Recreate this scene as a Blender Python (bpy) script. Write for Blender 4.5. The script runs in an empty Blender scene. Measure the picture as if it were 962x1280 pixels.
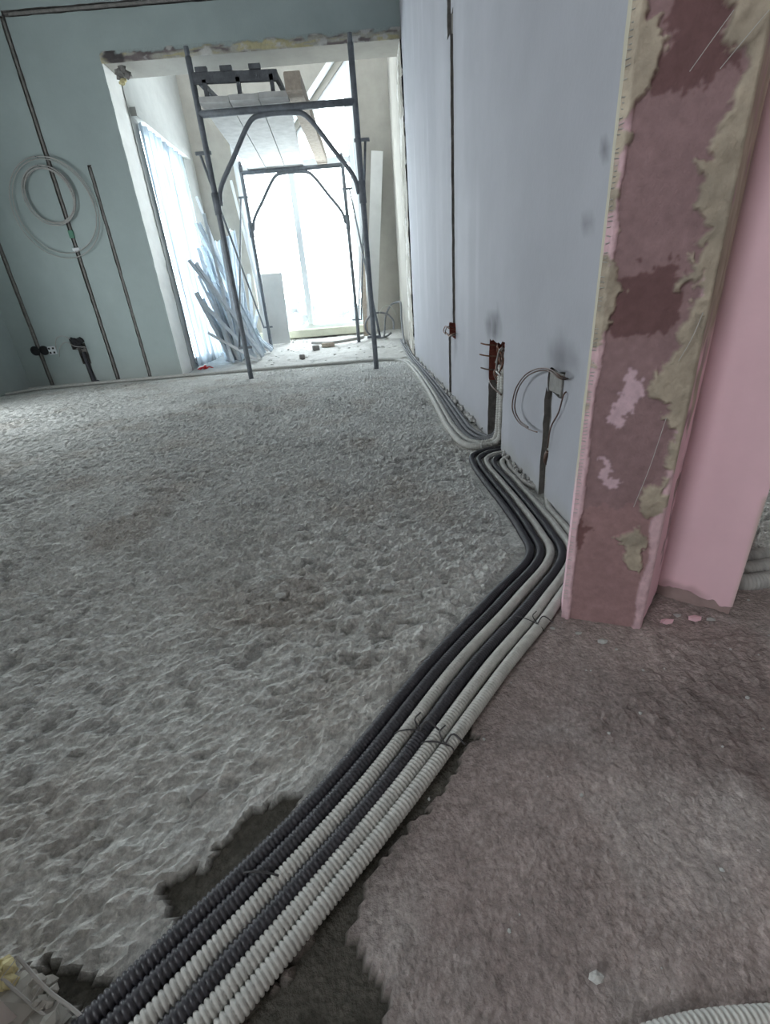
import bpy, math, random
import numpy as np
from mathutils import Vector, Matrix
random.seed(7)
rng = np.random.RandomState(11)
scene = bpy.context.scene
col = scene.collection
# ------------------------------------------------------------------ camera
FPX, PITCH, ROLL, YAW, CAMZ = 556.4, 0.43912, -0.08334, 0.0, 0.6
cp, sp = math.cos(PITCH), math.sin(PITCH)
FW = Vector((math.sin(YAW)*cp, math.cos(YAW)*cp, -sp))
R0 = Vector((math.cos(YAW), -math.sin(YAW), 0)); U0 = R0.cross(FW)
RT = R0*math.cos(ROLL) + U0*math.sin(ROLL); UP = U0*math.cos(ROLL) - R0*math.sin(ROLL)
cam_d = bpy.data.cameras.new('camera'); cam = bpy.data.objects.new('camera', cam_d); col.objects.link(cam)
cam_d.sensor_fit = 'VERTICAL'; cam_d.sensor_height = 36; cam_d.sensor_width = 27; cam_d.lens = 36*FPX/1280
cam_d.clip_start = 0.02; cam_d.clip_end = 300
m3 = Matrix((RT, UP, -FW)).transposed()
cam.matrix_world = Matrix.Translation((0, 0, CAMZ)) @ m3.to_4x4()
scene.camera = cam
# ------------------------------------------------------------------ sky (flat overcast), exposure
w = bpy.data.worlds.new('overcast'); scene.world = w; w.use_nodes = True
bg = w.node_tree.nodes['Background']
bg.inputs[0].default_value = (0.90, 0.965, 1.0, 1); bg.inputs[1].default_value = 11.0
vs = scene.view_settings
vs.view_transform = 'Standard'; vs.look = 'None'; vs.gamma = 1; vs.use_curve_mapping = False
vs.exposure = 0.66
def portal(loc, rot, sx, sy):            # sampling portals in the balcony glazing and the two added unseen windows
    d = bpy.data.lights.new('daylight_opening', 'AREA'); d.shape = 'RECTANGLE'; d.size = sx; d.size_y = sy
    d.cycles.is_portal = True
    o = bpy.data.objects.new('daylight_opening', d); o.location = loc; o.rotation_euler = rot; col.objects.link(o)
portal((-.8, 7.62, 1.85), (math.pi/2, 0, math.pi), 1.7, 3.1)       # balcony rear glazing, faces -Y
portal((-2.22, 6.5, 1.25), (math.pi/2, 0, -math.pi/2), 1.5, 2.5)   # balcony side glazing, faces +X
portal((-1.79, -1.5, 1.65), (math.pi/2, 0, -math.pi/2), 1.1, 1.3)              # unseen hall window added as fill light, faces +X
portal((-3.99, 2.9, .95), (math.pi/2, 0, -math.pi/2), 1.2, 1.3)   # unseen left-wall window added to brighten the room, faces +X

# ------------------------------------------------------------------ pixel -> place helpers
def ray(x, y): return FW + RT*((x-481)/FPX) - UP*((y-640)/FPX)
def fl(x, y, z=0.0):
    d = ray(x, y); return Vector((0, 0, CAMZ)) + d*((z-CAMZ)/d.z)
def onY(x, y, Y): d = ray(x, y); return Vector((0, 0, CAMZ)) + d*(Y/d.y)
def onX(x, y, X): d = ray(x, y); return Vector((0, 0, CAMZ)) + d*(X/d.x)
# ------------------------------------------------------------------ numpy noise
_perm = rng.permutation(512); _perm = np.concatenate([_perm, _perm])
_val = rng.rand(1024)*2-1
def vnoise(x, y, s=0):
    x = np.asarray(x, float)+s*17.3+1000; y = np.asarray(y, float)+s*9.7+1000
    xi = np.floor(x).astype(int); yi = np.floor(y).astype(int); fx = x-xi; fy = y-yi
    fx = fx*fx*(3-2*fx); fy = fy*fy*(3-2*fy)
    h = lambda a, b: _val[_perm[(_perm[a & 511]+b) & 511]]
    return (h(xi, yi)*(1-fx)+h(xi+1, yi)*fx)*(1-fy)+(h(xi, yi+1)*(1-fx)+h(xi+1, yi+1)*fx)*fy
def fbm(x, y, oct=4, s=0):
    a, t, tot = 1.0, 0.0, 0.0
    for o in range(oct):
        t = t + a*vnoise(np.asarray(x)*2**o, np.asarray(y)*2**o, s+o); tot += a; a *= .5
    return t/tot
def inpoly(x, y, poly):
    x = np.asarray(x); y = np.asarray(y); r = np.zeros(x.shape, bool); n = len(poly)
    for i in range(n):
        x0, y0 = poly[i]; x1, y1 = poly[(i+1) % n]
        if y0 == y1: continue
        c = ((y0 > y) != (y1 > y)) & (x < (x1-x0)*(y-y0)/(y1-y0)+x0)
        r ^= c
    return r
def segdist(x, y, pts):
    best = np.full(np.shape(x), 1e9)
    for (x0, y0), (x1, y1) in zip(pts[:-1], pts[1:]):
        dx, dy = x1-x0, y1-y0; L = dx*dx+dy*dy
        t = np.clip(((x-x0)*dx+(y-y0)*dy)/L, 0, 1)
        best = np.minimum(best, np.hypot(x-x0-t*dx, y-y0-t*dy))
    return best
# ------------------------------------------------------------------ materials
def mat(name, c, rough=.85, var=.12, scale=8, bump=.0, bscale=60, metal=0, attr=False, spec=.3, detail=6):
    m = bpy.data.materials.new(name); m.use_nodes = True; n = m.node_tree.nodes; l = m.node_tree.links
    b = n['Principled BSDF']; b.inputs['Roughness'].default_value = rough; b.inputs['Metallic'].default_value = metal
    b.inputs['Specular IOR Level'].default_value = spec
    tc = n.new('ShaderNodeTexCoord')
    nz = n.new('ShaderNodeTexNoise'); nz.inputs['Scale'].default_value = scale; nz.inputs['Detail'].default_value = detail
    nz.inputs['Roughness'].default_value = .62
    l.new(tc.outputs['Object'], nz.inputs['Vector'])
    mr = n.new('ShaderNodeMapRange'); mr.inputs[1].default_value = .3; mr.inputs[2].default_value = .7
    mr.inputs[3].default_value = 1-var; mr.inputs[4].default_value = 1+var
    l.new(nz.outputs[0], mr.inputs[0])
    mx = n.new('ShaderNodeMix'); mx.data_type = 'RGBA'; mx.blend_type = 'MULTIPLY'; mx.inputs[0].default_value = 1
    if attr:
        at = n.new('ShaderNodeAttribute'); at.attribute_name = 'Col'; l.new(at.outputs['Color'], mx.inputs[6])
    else: mx.inputs[6].default_value = (*c, 1)
    l.new(mr.outputs[0], mx.inputs[7]); l.new(mx.outputs[2], b.inputs['Base Color'])
    if bump:
        n2 = n.new('ShaderNodeTexNoise'); n2.inputs['Scale'].default_value = bscale; n2.inputs['Detail'].default_value = 8
        l.new(tc.outputs['Object'], n2.inputs['Vector'])
        bp = n.new('ShaderNodeBump'); bp.inputs['Strength'].default_value = bump; bp.inputs['Distance'].default_value = .01
        l.new(n2.outputs[0], bp.inputs['Height']); l.new(bp.outputs[0], b.inputs['Normal'])
    return m
M = dict(
    floor=mat('concrete_screed', None, .93, .16, 26, .55, 170, attr=True, spec=.2),
    far=mat('grey_plaster_green_cast', None, .9, .05, 5, .12, 90, attr=True, spec=.2),  # grey plaster; green tint of the lens shading goes into its colour
    right=mat('blue_grey_plaster', None, .8, .05, 4, .06, 70, attr=True, spec=.35),
    pier=mat('primed_pier', None, .9, .10, 60, .25, 240, attr=True, spec=.2),
    chase=mat('chased_mortar', (.215, .205, .195), .95, .25, 30, .5, 80),
    boxgrey=mat('grey_box_filler', (.27, .265, .255), .9, .2, 40, .3, 80),
    brick=mat('red_brick_core', (.24, .085, .065), .95, .3, 40, .5, 90),
    jamb=mat('white_jamb_plaster', (.84, .84, .82), .9, .07, 6, .15, 60),
    chalk=mat('white_chalky_plaster', (.40, .405, .395), .9, .07, 6, .15, 60),
    cream=mat('cream_plaster', (.33, .315, .285), .92, .1, 5, .2, 50),
    ceiling=mat('ceiling_paint', (.62, .63, .62), .9, .05, 4),
    pink=mat('plaster_pink_cast', (.70, .455, .505), .85, .05, 6, .08, 80),  # pink is lens colour shading put into the plaster colour
    pierc=mat('pier_mortar', (.34, .25, .24), .95, .15, 20, .3, 80),
    pinkp=mat('plaster_face_pink_cast', None, .85, .035, 9, .06, 90, attr=True, spec=.2),  # vertex colours carry the pink lens tint
    hall=mat('hall_plaster', (.50, .46, .44), .9, .06, 5, .1, 60),
    black=mat('black_conduit_plastic', (.035, .034, .042), .45, .3, 60, spec=.5),
    white=mat('pale_conduit_plastic', (.46, .455, .43), .55, .16, 50, spec=.4),
    grey=mat('grey_conduit_plastic', (.20, .205, .22), .6, .2, 40, spec=.35),
    dust=mat('dusty_conduit_plastic', (.40, .39, .375), .8, .16, 30),
    steel=mat('painted_scaffold_steel', (.15, .165, .185), .55, .25, 20, spec=.45),  # base lightened to stand in for veiling glare
    galv=mat('galvanised_steel', (.66, .72, .78), .42, .12, 25, metal=.3),
    alu=mat('white_profile', (.72, .74, .76), .5, .05, 10),
    wood=mat('dusty_wood', (.42, .36, .30), .85, .2, 30, .2, 90),
    woodd=mat('dark_form_board', (.10, .105, .115), .8, .3, 20, .2, 80),
    deck=mat('pale_deck_board', (.50, .50, .49), .8, .15, 12, .1, 50),
    board=mat('gypsum_board', (.60, .60, .585), .85, .05, 8),
    frame=mat('window_frame_pvc', (.74, .78, .80), .4, .03, 6),
    sill=mat('cream_sill', (.62, .62, .50), .8, .08, 9),
    rubble=mat('rubble_dust', (.46, .455, .44), .95, .15, 20, .5, 90),
    wire=mat('brown_wire', (.13, .085, .07), .5, .2, 40),
    wirel=mat('pale_wire', (.40, .39, .37), .5, .1, 40),
    copper=mat('copper_wire', (.22, .115, .08), .5, .2, 40, metal=.2),
    red=mat('red_fabric', (.75, .06, .06), .7, .2, 30),
    foam=mat('yellow_foam', (.60, .53, .30), .95, .2, 40, .4, 120),
    green=mat('green_tape', (.10, .24, .17), .6, .1, 20),
    tie=mat('dark_binding_wire', (.05, .048, .05), .5, .2, 50),
    tree=mat('hazy_foliage', (.065, .078, .078), .95, .2, 2),
    black_box=mat('black_socket_box', (.02, .02, .022), .7, .2, 20),
)
def glassmat(name, tint, film, col_t=(.8, .86, .9)):
    m = bpy.data.materials.new(name); m.use_nodes = True; n = m.node_tree.nodes; l = m.node_tree.links
    n.remove(n['Principled BSDF']); out = n['Material Output']
    t = n.new('ShaderNodeBsdfTransparent'); t.inputs[0].default_value = (*tint, 1)
    g = n.new('ShaderNodeBsdfGlossy'); g.inputs['Roughness'].default_value = .05
    d = n.new('ShaderNodeBsdfTranslucent'); d.inputs[0].default_value = (*col_t, 1)
    tc = n.new('ShaderNodeTexCoord'); nz = n.new('ShaderNodeTexNoise'); nz.inputs['Scale'].default_value = 5
    mp = n.new('ShaderNodeMapping'); mp.inputs['Scale'].default_value = (1, 3.5, .35)
    l.new(tc.outputs['Object'], mp.inputs[0]); l.new(mp.outputs[0], nz.inputs['Vector'])
    mr = n.new('ShaderNodeMapRange'); mr.inputs[1].default_value = .35; mr.inputs[2].default_value = .65
    mr.inputs[3].default_value = film*.6; mr.inputs[4].default_value = min(1, film*1.5); l.new(nz.outputs[0], mr.inputs[0])
    a = n.new('ShaderNodeMixShader'); a.inputs[0].default_value = .05; l.new(t.outputs[0], a.inputs[1]); l.new(g.outputs[0], a.inputs[2])
    b = n.new('ShaderNodeMixShader'); l.new(mr.outputs[0], b.inputs[0]); l.new(a.outputs[0], b.inputs[1]); l.new(d.outputs[0], b.inputs[2])
    l.new(b.outputs[0], out.inputs[0]); return m
M['glass'] = glassmat('dusty_window_glass', (.96, .98, .98), .03)
M['film'] = glassmat('plastic_dust_sheet', (.36, .42, .48), .9, (.17, .20, .23))
# ------------------------------------------------------------------ mesh helpers
def obj(name, v, f, m, parent=None, smooth=False, loc=None, cols=None, mats=None, fm=None):
    me = bpy.data.meshes.new(name); me.from_pydata([tuple(p) for p in v], [], [tuple(int(i) for i in q) for q in f])
    for mm in (mats or [m]): me.materials.append(M[mm] if isinstance(mm, str) else mm)
    if fm is not None: me.polygons.foreach_set('material_index', np.asarray(fm, dtype=np.int32))
    if smooth: me.polygons.foreach_set('use_smooth', np.ones(len(me.polygons), dtype=bool))
    if cols is not None:
        a = me.color_attributes.new('Col', 'FLOAT_COLOR', 'POINT')
        c = np.ones((len(me.vertices), 4), dtype=np.float32); c[:, :3] = cols; a.data.foreach_set('color', c.ravel())
    me.update()
    o = bpy.data.objects.new(name, me); col.objects.link(o)
    if parent is not None: o.parent = parent
    if loc is not None: o.location = loc
    return o
def tag(o, label, cat=None, group=None):
    o['label'] = label
    if cat: o['category'] = cat
    if group: o['group'] = group
    return o
def struct(o, label=None):
    o['kind'] = 'structure'
    if label: o['label'] = label
    return o
def thing(name, label, cat, loc=(0, 0, 0), rz=0, group=None):
    o = bpy.data.objects.new(name, None); o.empty_display_size = .1; col.objects.link(o)
    o.location = loc; o.rotation_euler = (0, 0, rz); return tag(o, label, cat, group)
def join(*parts):
    V, F = [], []
    for v, f in parts:
        k = len(V); V += [Vector(p) for p in v]; F += [tuple(i+k for i in q) for q in f]
    return V, F
def box(c, s, rot=None):
    v = []
    for x in (-.5, .5):
        for y in (-.5, .5):
            for z in (-.5, .5):
                p = Vector((x*s[0], y*s[1], z*s[2]))
                if rot is not None: p = rot @ p
                v.append(p+Vector(c))
    return v, [(0, 1, 3, 2), (4, 6, 7, 5), (0, 4, 5, 1), (2, 3, 7, 6), (0, 2, 6, 4), (1, 5, 7, 3)]
def bevbox(c, s, b=.004, rot=None):      # box with chamfered edges
    import bmesh
    bm = bmesh.new(); v, f = box((0, 0, 0), s)
    vs_ = [bm.verts.new(p) for p in v]; [bm.faces.new([vs_[i] for i in q]) for q in f]
    bmesh.ops.bevel(bm, geom=list(bm.edges), offset=b, segments=1, affect='EDGES')
    bm.verts.index_update(); V = [p.co.copy() for p in bm.verts]; F = [tuple(x.index for x in q.verts) for q in bm.faces]; bm.free()
    if rot is not None: V = [rot @ p for p in V]
    return [p+Vector(c) for p in V], F
def beam(a, b, w_, h_, up=Vector((0, 0, 1))):
    a, b = Vector(a), Vector(b); d = (b-a); L = d.length; d.normalize()
    s = d.cross(up); s = s.normalized() if s.length > 1e-5 else Vector((1, 0, 0)); u = s.cross(d)
    r = Matrix((s, d, u)).transposed(); return box((a+b)/2, (w_, L, h_), r)
def spline(pts, step):
    P = [Vector(p) for p in pts]
    if len(P) == 2: dense = [P[0].lerp(P[1], t/20) for t in range(21)]
    else:
        Q = [P[0]*2-P[1]]+P+[P[-1]*2-P[-2]]; dense = []
        for i in range(1, len(Q)-2):
            p0, p1, p2, p3 = Q[i-1:i+3]
            t1 = max((p1-p0).length, 1e-4)**.5; t2 = max((p2-p1).length, 1e-4)**.5; t3 = max((p3-p2).length, 1e-4)**.5
            m1 = (p2-p1)+t2*((p1-p0)/t1-(p2-p0)/(t1+t2)); m2 = (p2-p1)+t2*((p3-p2)/t3-(p3-p1)/(t2+t3))
            for k in range(24):
                t = k/24; t_2 = t*t; t_3 = t_2*t
                dense.append((2*t_3-3*t_2+1)*p1+(t_3-2*t_2+t)*m1+(-2*t_3+3*t_2)*p2+(t_3-t_2)*m2)
        dense.append(P[-1])
    D = np.array([tuple(p) for p in dense]); s = np.concatenate([[0], np.cumsum(np.linalg.norm(np.diff(D, axis=0), axis=1))])
    n = max(2, int(round(s[-1]/step))+1); t = np.linspace(0, s[-1], n)
    return np.stack([np.interp(t, s, D[:, k]) for k in range(3)], 1), t
def tube(pts, r, sides=8, step=.03, rad=None, caps=True, closed=False):
    P, s = spline(pts, step); n = len(P)
    T = np.gradient(P, axis=0); T /= np.linalg.norm(T, axis=1)[:, None]+1e-12
    up = np.array([0, 0, 1.]) if abs(T[0][2]) < .9 else np.array([1., 0, 0])
    N = np.cross(T[0], up); N /= np.linalg.norm(N); V = []
    ang = np.arange(sides)*2*math.pi/sides; ca, sa = np.cos(ang)[:, None], np.sin(ang)[:, None]
    for i in range(n):
        N = N-T[i]*(N@T[i]); N /= np.linalg.norm(N); B = np.cross(T[i], N)
        ri = rad(i) if rad else r
        V.append(P[i]+ri*(ca*N+sa*B))
    V = np.concatenate(V)
    i = np.arange(n-1)[:, None]*sides; k = np.arange(sides)[None]; k2 = (k+1) % sides
    F = np.stack([i+k, i+k2, i+sides+k2, i+sides+k], -1).reshape(-1, 4).tolist()
    if caps: F += [list(range(sides))[::-1], list(range((n-1)*sides, n*sides))]
    return V.tolist(), F
PITCHC = .0056
def corr(pts, r, sides=14, sub=4, pitch=PITCHC, depth=.0022):
    tab = {0: r-depth, 1: r-depth*.12, 2: r, 3: r-depth*.12}
    return tube(pts, r, sides, pitch/sub, rad=lambda i_: tab[i_ % 4])
def chunk(c, s, seed=0):                  # irregular broken lump
    rr = random.Random(seed); v, f = [], []
    ico = [(0, 0, -1), (.72, -.52, -.45), (-.28, -.85, -.45), (-.89, 0, -.45), (-.28, .85, -.45), (.72, .52, -.45),
           (.28, -.85, .45), (-.72, -.52, .45), (-.72, .52, .45), (.28, .85, .45), (.89, 0, .45), (0, 0, 1)]
    fs = [(0, 1, 2), (1, 0, 5), (0, 2, 3), (0, 3, 4), (0, 4, 5), (1, 5, 10), (2, 1, 6), (3, 2, 7), (4, 3, 8), (5, 4, 9), (1, 10, 6), (2, 6, 7), (3, 7, 8), (4, 8, 9), (5, 9, 10), (6, 10, 11), (7, 6, 11), (8, 7, 11), (9, 8, 11), (10, 9, 11)]
    for p in ico:
        k = .7+.5*rr.random(); v.append(Vector((p[0]*s[0]*k, p[1]*s[1]*k, p[2]*s[2]*k))+Vector(c))
    return v, fs
def grid_wall(name, O, U, Nn, ur, vr, holes, thick, step, jit, mats, colfn=None, sub=None, through_side=None):
    """upright wall sheet: u along U, v up, holes recessed along -N (depth None = right through)."""
    O, U, Nn = Vector(O), Vector(U), Vector(Nn); Z = Vector((0, 0, 1))
    def lines(lo, hi, edges):
        e = sorted(set([lo, hi]+[round(x, 4) for x in edges if lo < x < hi])); out = []
        for a, b in zip(e[:-1], e[1:]):
            n = max(1, int(math.ceil((b-a)/step))); out += [a+(b-a)*i/n for i in range(n)]
        return out+[hi]
    us = lines(*ur, [h[0] for h in holes]+[h[1] for h in holes]); vs_ = lines(*vr, [h[2] for h in holes]+[h[3] for h in holes])
    nu, nv = len(us)-1, len(vs_)-1
    dep = [[0.0]*nv for _ in range(nu)]; mi = [[0]*nv for _ in range(nu)]
    for h in holes:
        for i in range(nu):
            if not h[0] < (us[i]+us[i+1])/2 < h[1]: continue
            for j in range(nv):
                if h[2] < (vs_[j]+vs_[j+1])/2 < h[3]: dep[i][j] = h[4]; mi[i][j] = h[5] if len(h) > 5 else 1
    rr = random.Random(5); J = {}
    def jv(i, j):
        if (i, j) not in J:
            edge = i in (0, nu) or j in (0, nv)
            ds = {dep[a][b] for a in (i-1, i) for b in (j-1, j) if 0 <= a < nu and 0 <= b < nv}
            k = jit if (len(ds) > 1 and not edge) else 0
            J[(i, j)] = (us[i]+rr.uniform(-k, k), vs_[j]+rr.uniform(-k, k))
        return J[(i, j)]
    V, F, FM, idx, UV = [], [], [], {}, []
    def vt(i, j, d):
        key = (i, j, round(d, 4))
        if key not in idx:
            u, v = jv(i, j); idx[key] = len(V); V.append(O+U*u+Z*v-Nn*d); UV.append((u, v, d))
        return idx[key]
    for i in range(nu):
        for j in range(nv):
            d = dep[i][j]
            if d is None: continue
            F.append((vt(i, j, d), vt(i+1, j, d), vt(i+1, j+1, d), vt(i, j+1, d))); FM.append(mi[i][j])
            F.append((vt(i, j, thick), vt(i, j+1, thick), vt(i+1, j+1, thick), vt(i+1, j, thick))); FM.append(0)
    def side(a, b, p, q, ma, mb):
        if a == b: return
        da = thick if a is None else a; db = thick if b is None else b
        if da == db: return
        F.append((vt(*p, da), vt(*q, da), vt(*q, db), vt(*p, db)))
        FM.append(through_side if (through_side is not None and (a is None or b is None)) else (ma or mb))
    for i in range(nu+1):
        for j in range(nv):
            a = dep[i-1][j] if i > 0 else None; b = dep[i][j] if i < nu else None
            side(a, b, (i, j), (i, j+1), mi[i-1][j] if i > 0 else 0, mi[i][j] if i < nu else 0)
    for j in range(nv+1):
        for i in range(nu):
            a = dep[i][j-1] if j > 0 else None; b = dep[i][j] if j < nv else None
            side(a, b, (i, j), (i+1, j), mi[i][j-1] if j > 0 else 0, mi[i][j] if j < nv else 0)
    c = None
    if colfn: UV = np.array(UV); c = colfn(UV[:, 0], UV[:, 1], UV[:, 2])
    return obj(name, V, F, None, mats=mats, fm=FM, cols=c)
def slab(name, poly, z0, z1, m, label=None):
    n = len(poly); v = [(x, y, z0) for x, y in poly]+[(x, y, z1) for x, y in poly]
    f = [tuple(range(n))[::-1], tuple(range(n, 2*n))]+[(i, (i+1) % n, n+(i+1) % n, n+i) for i in range(n)]
    return struct(obj(name, v, f, m), label)

# ================================================================== SETTING
YF, XR, XL, HC = 5.45, .5, -3.98, 3.3
# conduit bundle centre lines (floor plan)
NEAR = [(-.62, -.12), (-.255, .182), (-.06, .378), (.12, .593), (.26, .755), (.39, .94), (.415, 1.2), (.40, 1.6), (.5, 1.78)]
FARB = [(.5, 1.83), (.42, 1.9), (.42, 2.2), (.43, 3.3), (.44, 5.45)]
# ---- floor
def spaced(lo, hi, d0, g, c):
    out = [c]; x = c
    while x < hi: x += max(d0, g*abs(x-c)); out.append(min(x, hi))
    x = c; neg = []
    while x > lo: x -= max(d0, g*abs(x-c)); neg.append(max(x, lo))
    return np.array(neg[::-1]+out)
xs = spaced(-4.1, 1.75, .0062, .0058, 0.0); ys = spaced(-2.7, 5.8, .0055, .0058, .15)
ys = np.concatenate([np.linspace(-2.7, .1, 30), ys[ys > .12]])
X, Y = np.meshgrid(xs, ys)
hall_poly = [(-.62, -.12), (-.255, .182), (-.06, .378), (.12, .593), (.30, .80), (.36, .78), (1.8, 1.1), (1.8, -2.8), (-4.2, -2.8), (-4.2, -.12)]
hallm = inpoly(X+.012*fbm(X*9, Y*9, 3, 3), Y+.012*fbm(X*9, Y*9, 3, 5), hall_poly).astype(float)
dN = np.minimum(segdist(X, Y, NEAR), segdist(X, Y, FARB))
fine = np.clip(1.6-Y*.18, .5, 1)
big = fbm(X*3.1, Y*3.1, 3, 1)
sst = lambda a, b, t_: (lambda q: q*q*(3-2*q))(np.clip((t_-a)/(b-a), 0, 1))
mid = fbm(X*16, Y*18, 4, 2); sm = fbm(X*44, Y*50, 3, 4); grit = vnoise(X*110, Y*115, 12); chip = fbm(X*85, Y*95, 2, 14)
pit = sst(.22, .40, fbm(X*34, Y*44, 3, 8))*sst(-.3, .25, fbm(X*3, Y*3, 3, 18))
rough = .0042*sst(-.12, .14, mid)+.0050*sst(-.10, .12, sm)+.0042*sst(-.05, .18, chip)-.007*pit+.0022*grit+.0009*rng.uniform(-1, 1, X.shape)-.007
ruff = np.clip(.95+.6*fbm(X*1.6, Y*1.6, 2, 6), .55, 1.3)
zr = .004*big+rough*ruff
ruffh = sst(-.15, .3, fbm(X*4.5, Y*4.5, 3, 16))
zh = .005*big+.003*mid+(.006*sst(-.1, .2, sm)+.003*chip)*ruffh*.6+.0008*grit+.0004*rng.uniform(-1, 1, X.shape)
Z = zr*(1-hallm)+zh*hallm
px = lambda L: [tuple(fl(x, y)[:2]) for x, y in L]
wx = X+.014*fbm(X*28, Y*28, 4, 21)+.006*vnoise(X*110, Y*110, 24); wy = Y+.014*fbm(X*28, Y*28, 4, 22)+.006*vnoise(X*110, Y*110, 25)
patch = np.zeros(X.shape, bool)
for L in ([(195, 1115), (222, 1085), (255, 1075), (290, 1055), (318, 1005), (385, 985), (345, 1040), (250, 1140), (215, 1160)],
          [(290, 1300), (360, 1195), (430, 1095), (515, 990), (585, 900), (600, 915), (560, 975), (515, 1030), (480, 1075), (450, 1120), (440, 1165), (468, 1220), (488, 1300)],
          [(30, 1215), (90, 1195), (150, 1215), (120, 1262), (60, 1262), (30, 1240)]):
    patch |= inpoly(wx, wy, px(L))
k = np.clip((dN-.055)/.045, 0, 1)                       # corridor cleared for the conduits
Z = Z*k-.003*(1-k)
soft = patch.astype(float)
for _ in range(0):
    q = np.pad(soft, 1, 'edge'); soft = (q[:-2, 1:-1]+q[2:, 1:-1]+q[1:-1, :-2]+q[1:-1, 2:]+2*soft)/6
Z = Z*(1-soft)+(-.011+.0010*sm*k)*soft
Z = np.where(dN < .075, np.minimum(Z, -.003), Z)
Z = np.where(Y > 5.22, np.minimum(Z, -.001), Z)
c_screed = np.array([.60, .60, .575]); c_dark = np.array([.10, .094, .08]); c_hall = np.array([.31, .258, .245]); c_lump = np.array([.64, .64, .62])
t = np.clip(.5+.9*fbm(X*5, Y*5, 4, 31), 0, 1)[..., None]
C = c_screed*(.86+.22*t)+0*X[..., None]
C = C+(c_lump-C)*np.clip((sm*1.2+mid*.6), 0, 1)[..., None]*.6; C = C*(1-.30*pit[..., None])
brown = np.clip(fbm(X*4, Y*4, 3, 41)*1.6-.25, 0, .6)[..., None]; C = C+(np.array([.44, .40, .355])-C)*brown*.8
Ch = c_hall*(.8+.36*t); Ch = Ch+(np.array([.42, .385, .37])-Ch)*np.clip(fbm(X*7, Y*7, 4, 44)*1.4-.15, 0, .7)[..., None]
C = C*(1-hallm[..., None])+Ch*hallm[..., None]
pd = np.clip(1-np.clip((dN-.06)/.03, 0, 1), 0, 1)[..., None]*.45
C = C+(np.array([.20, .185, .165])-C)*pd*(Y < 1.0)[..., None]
C = C+(c_dark*(.85+.4*t)-C)*soft[..., None]
ny, nx = X.shape
ii = (np.arange(ny-1)[:, None]*nx+np.arange(nx-1)[None]).ravel()
F = np.stack([ii, ii+1, ii+1+nx, ii+nx], 1)
def grid_obj(name, X, Y, Z, m, cols=None, smooth=True):
    ny, nx = X.shape; ii = (np.arange(ny-1)[:, None]*nx+np.arange(nx-1)[None]).ravel(); F = np.stack([ii, ii+1, ii+1+nx, ii+nx], 1)
    return obj(name, np.stack([X, Y, Z], -1).reshape(-1, 3).tolist(), F.tolist(), m, smooth=smooth, cols=None if cols is None else cols.reshape(-1, 3))
nt = M['floor'].node_tree; bs = nt.nodes['Principled BSDF']; src = bs.inputs['Base Color'].links[0].from_socket
tcn = nt.nodes.new('ShaderNodeTexCoord'); nf = nt.nodes.new('ShaderNodeTexNoise'); nf.inputs['Scale'].default_value = 150; nf.inputs['Detail'].default_value = 4; nf.inputs['Roughness'].default_value = .7
vo = nt.nodes.new('ShaderNodeTexVoronoi'); vo.inputs['Scale'].default_value = 95
mra = nt.nodes.new('ShaderNodeMapRange'); mra.inputs[1].default_value = .32; mra.inputs[2].default_value = .68; mra.inputs[3].default_value = .74; mra.inputs[4].default_value = 1.22
mrb = nt.nodes.new('ShaderNodeMapRange'); mrb.inputs[1].default_value = .0; mrb.inputs[2].default_value = .75; mrb.inputs[3].default_value = 1.12; mrb.inputs[4].default_value = .84
mm_ = nt.nodes.new('ShaderNodeMath'); mm_.operation = 'MULTIPLY'
mxx = nt.nodes.new('ShaderNodeMix'); mxx.data_type = 'RGBA'; mxx.blend_type = 'MULTIPLY'; mxx.inputs[0].default_value = 1
nt.links.new(tcn.outputs['Object'], nf.inputs['Vector']); nt.links.new(tcn.outputs['Object'], vo.inputs['Vector'])
nt.links.new(nf.outputs[0], mra.inputs[0]); nt.links.new(vo.outputs[0], mrb.inputs[0]); nt.links.new(mra.outputs[0], mm_.inputs[0]); nt.links.new(mrb.outputs[0], mm_.inputs[1])
nt.links.new(src, mxx.inputs[6]); nt.links.new(mm_.outputs[0], mxx.inputs[7]); nt.links.new(mxx.outputs[2], bs.inputs['Base Color'])
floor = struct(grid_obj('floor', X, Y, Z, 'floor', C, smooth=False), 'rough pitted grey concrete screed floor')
# ---- far wall with opening, chases and boxes
far_holes = [(-3.752, -3.705, 0, 1.75, .03), (-2.985, -2.938, 0, 3.1, .03), (-2.605, -2.568, 0, 2.02, .025), (-2.96, -.2, 3.085, 3.13, .03),
             (-3.275, -3.215, 0, .26, .03), (-3.30, -3.20, .22, .44, .05), (-3.36, -3.25, .38, .50, .05), (-2.21, XR, -.1, 2.75, None, 2)]
def far_col(u, v, d):
    n = fbm(u*1.7, v*1.7, 3, 51)[:, None]; c = np.array([.37, .43, .425])*(1+.10*n)  # teal base paints the greenish lens shading onto grey plaster
    low = np.clip(.30-v, 0, .3)[:, None]; c = c+(np.array([.40, .40, .37])-c)*low*1.5
    st = np.clip(1-np.hypot((u+3.27)/.16, (v-.40)/.2), 0, 1)[:, None]; return c*(1-.35*st)
wf = struct(grid_wall('wall_far', (0, YF, 0), (1, 0, 0), (0, -1, 0), (XL, XR), (-.1, HC), far_holes, .32, .07, .003, ['far', 'chase', 'jamb'], far_col, through_side=2), 'grey plastered far wall, tinted green for lens colour shading, with vertical cable chases and a wide opening')
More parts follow.
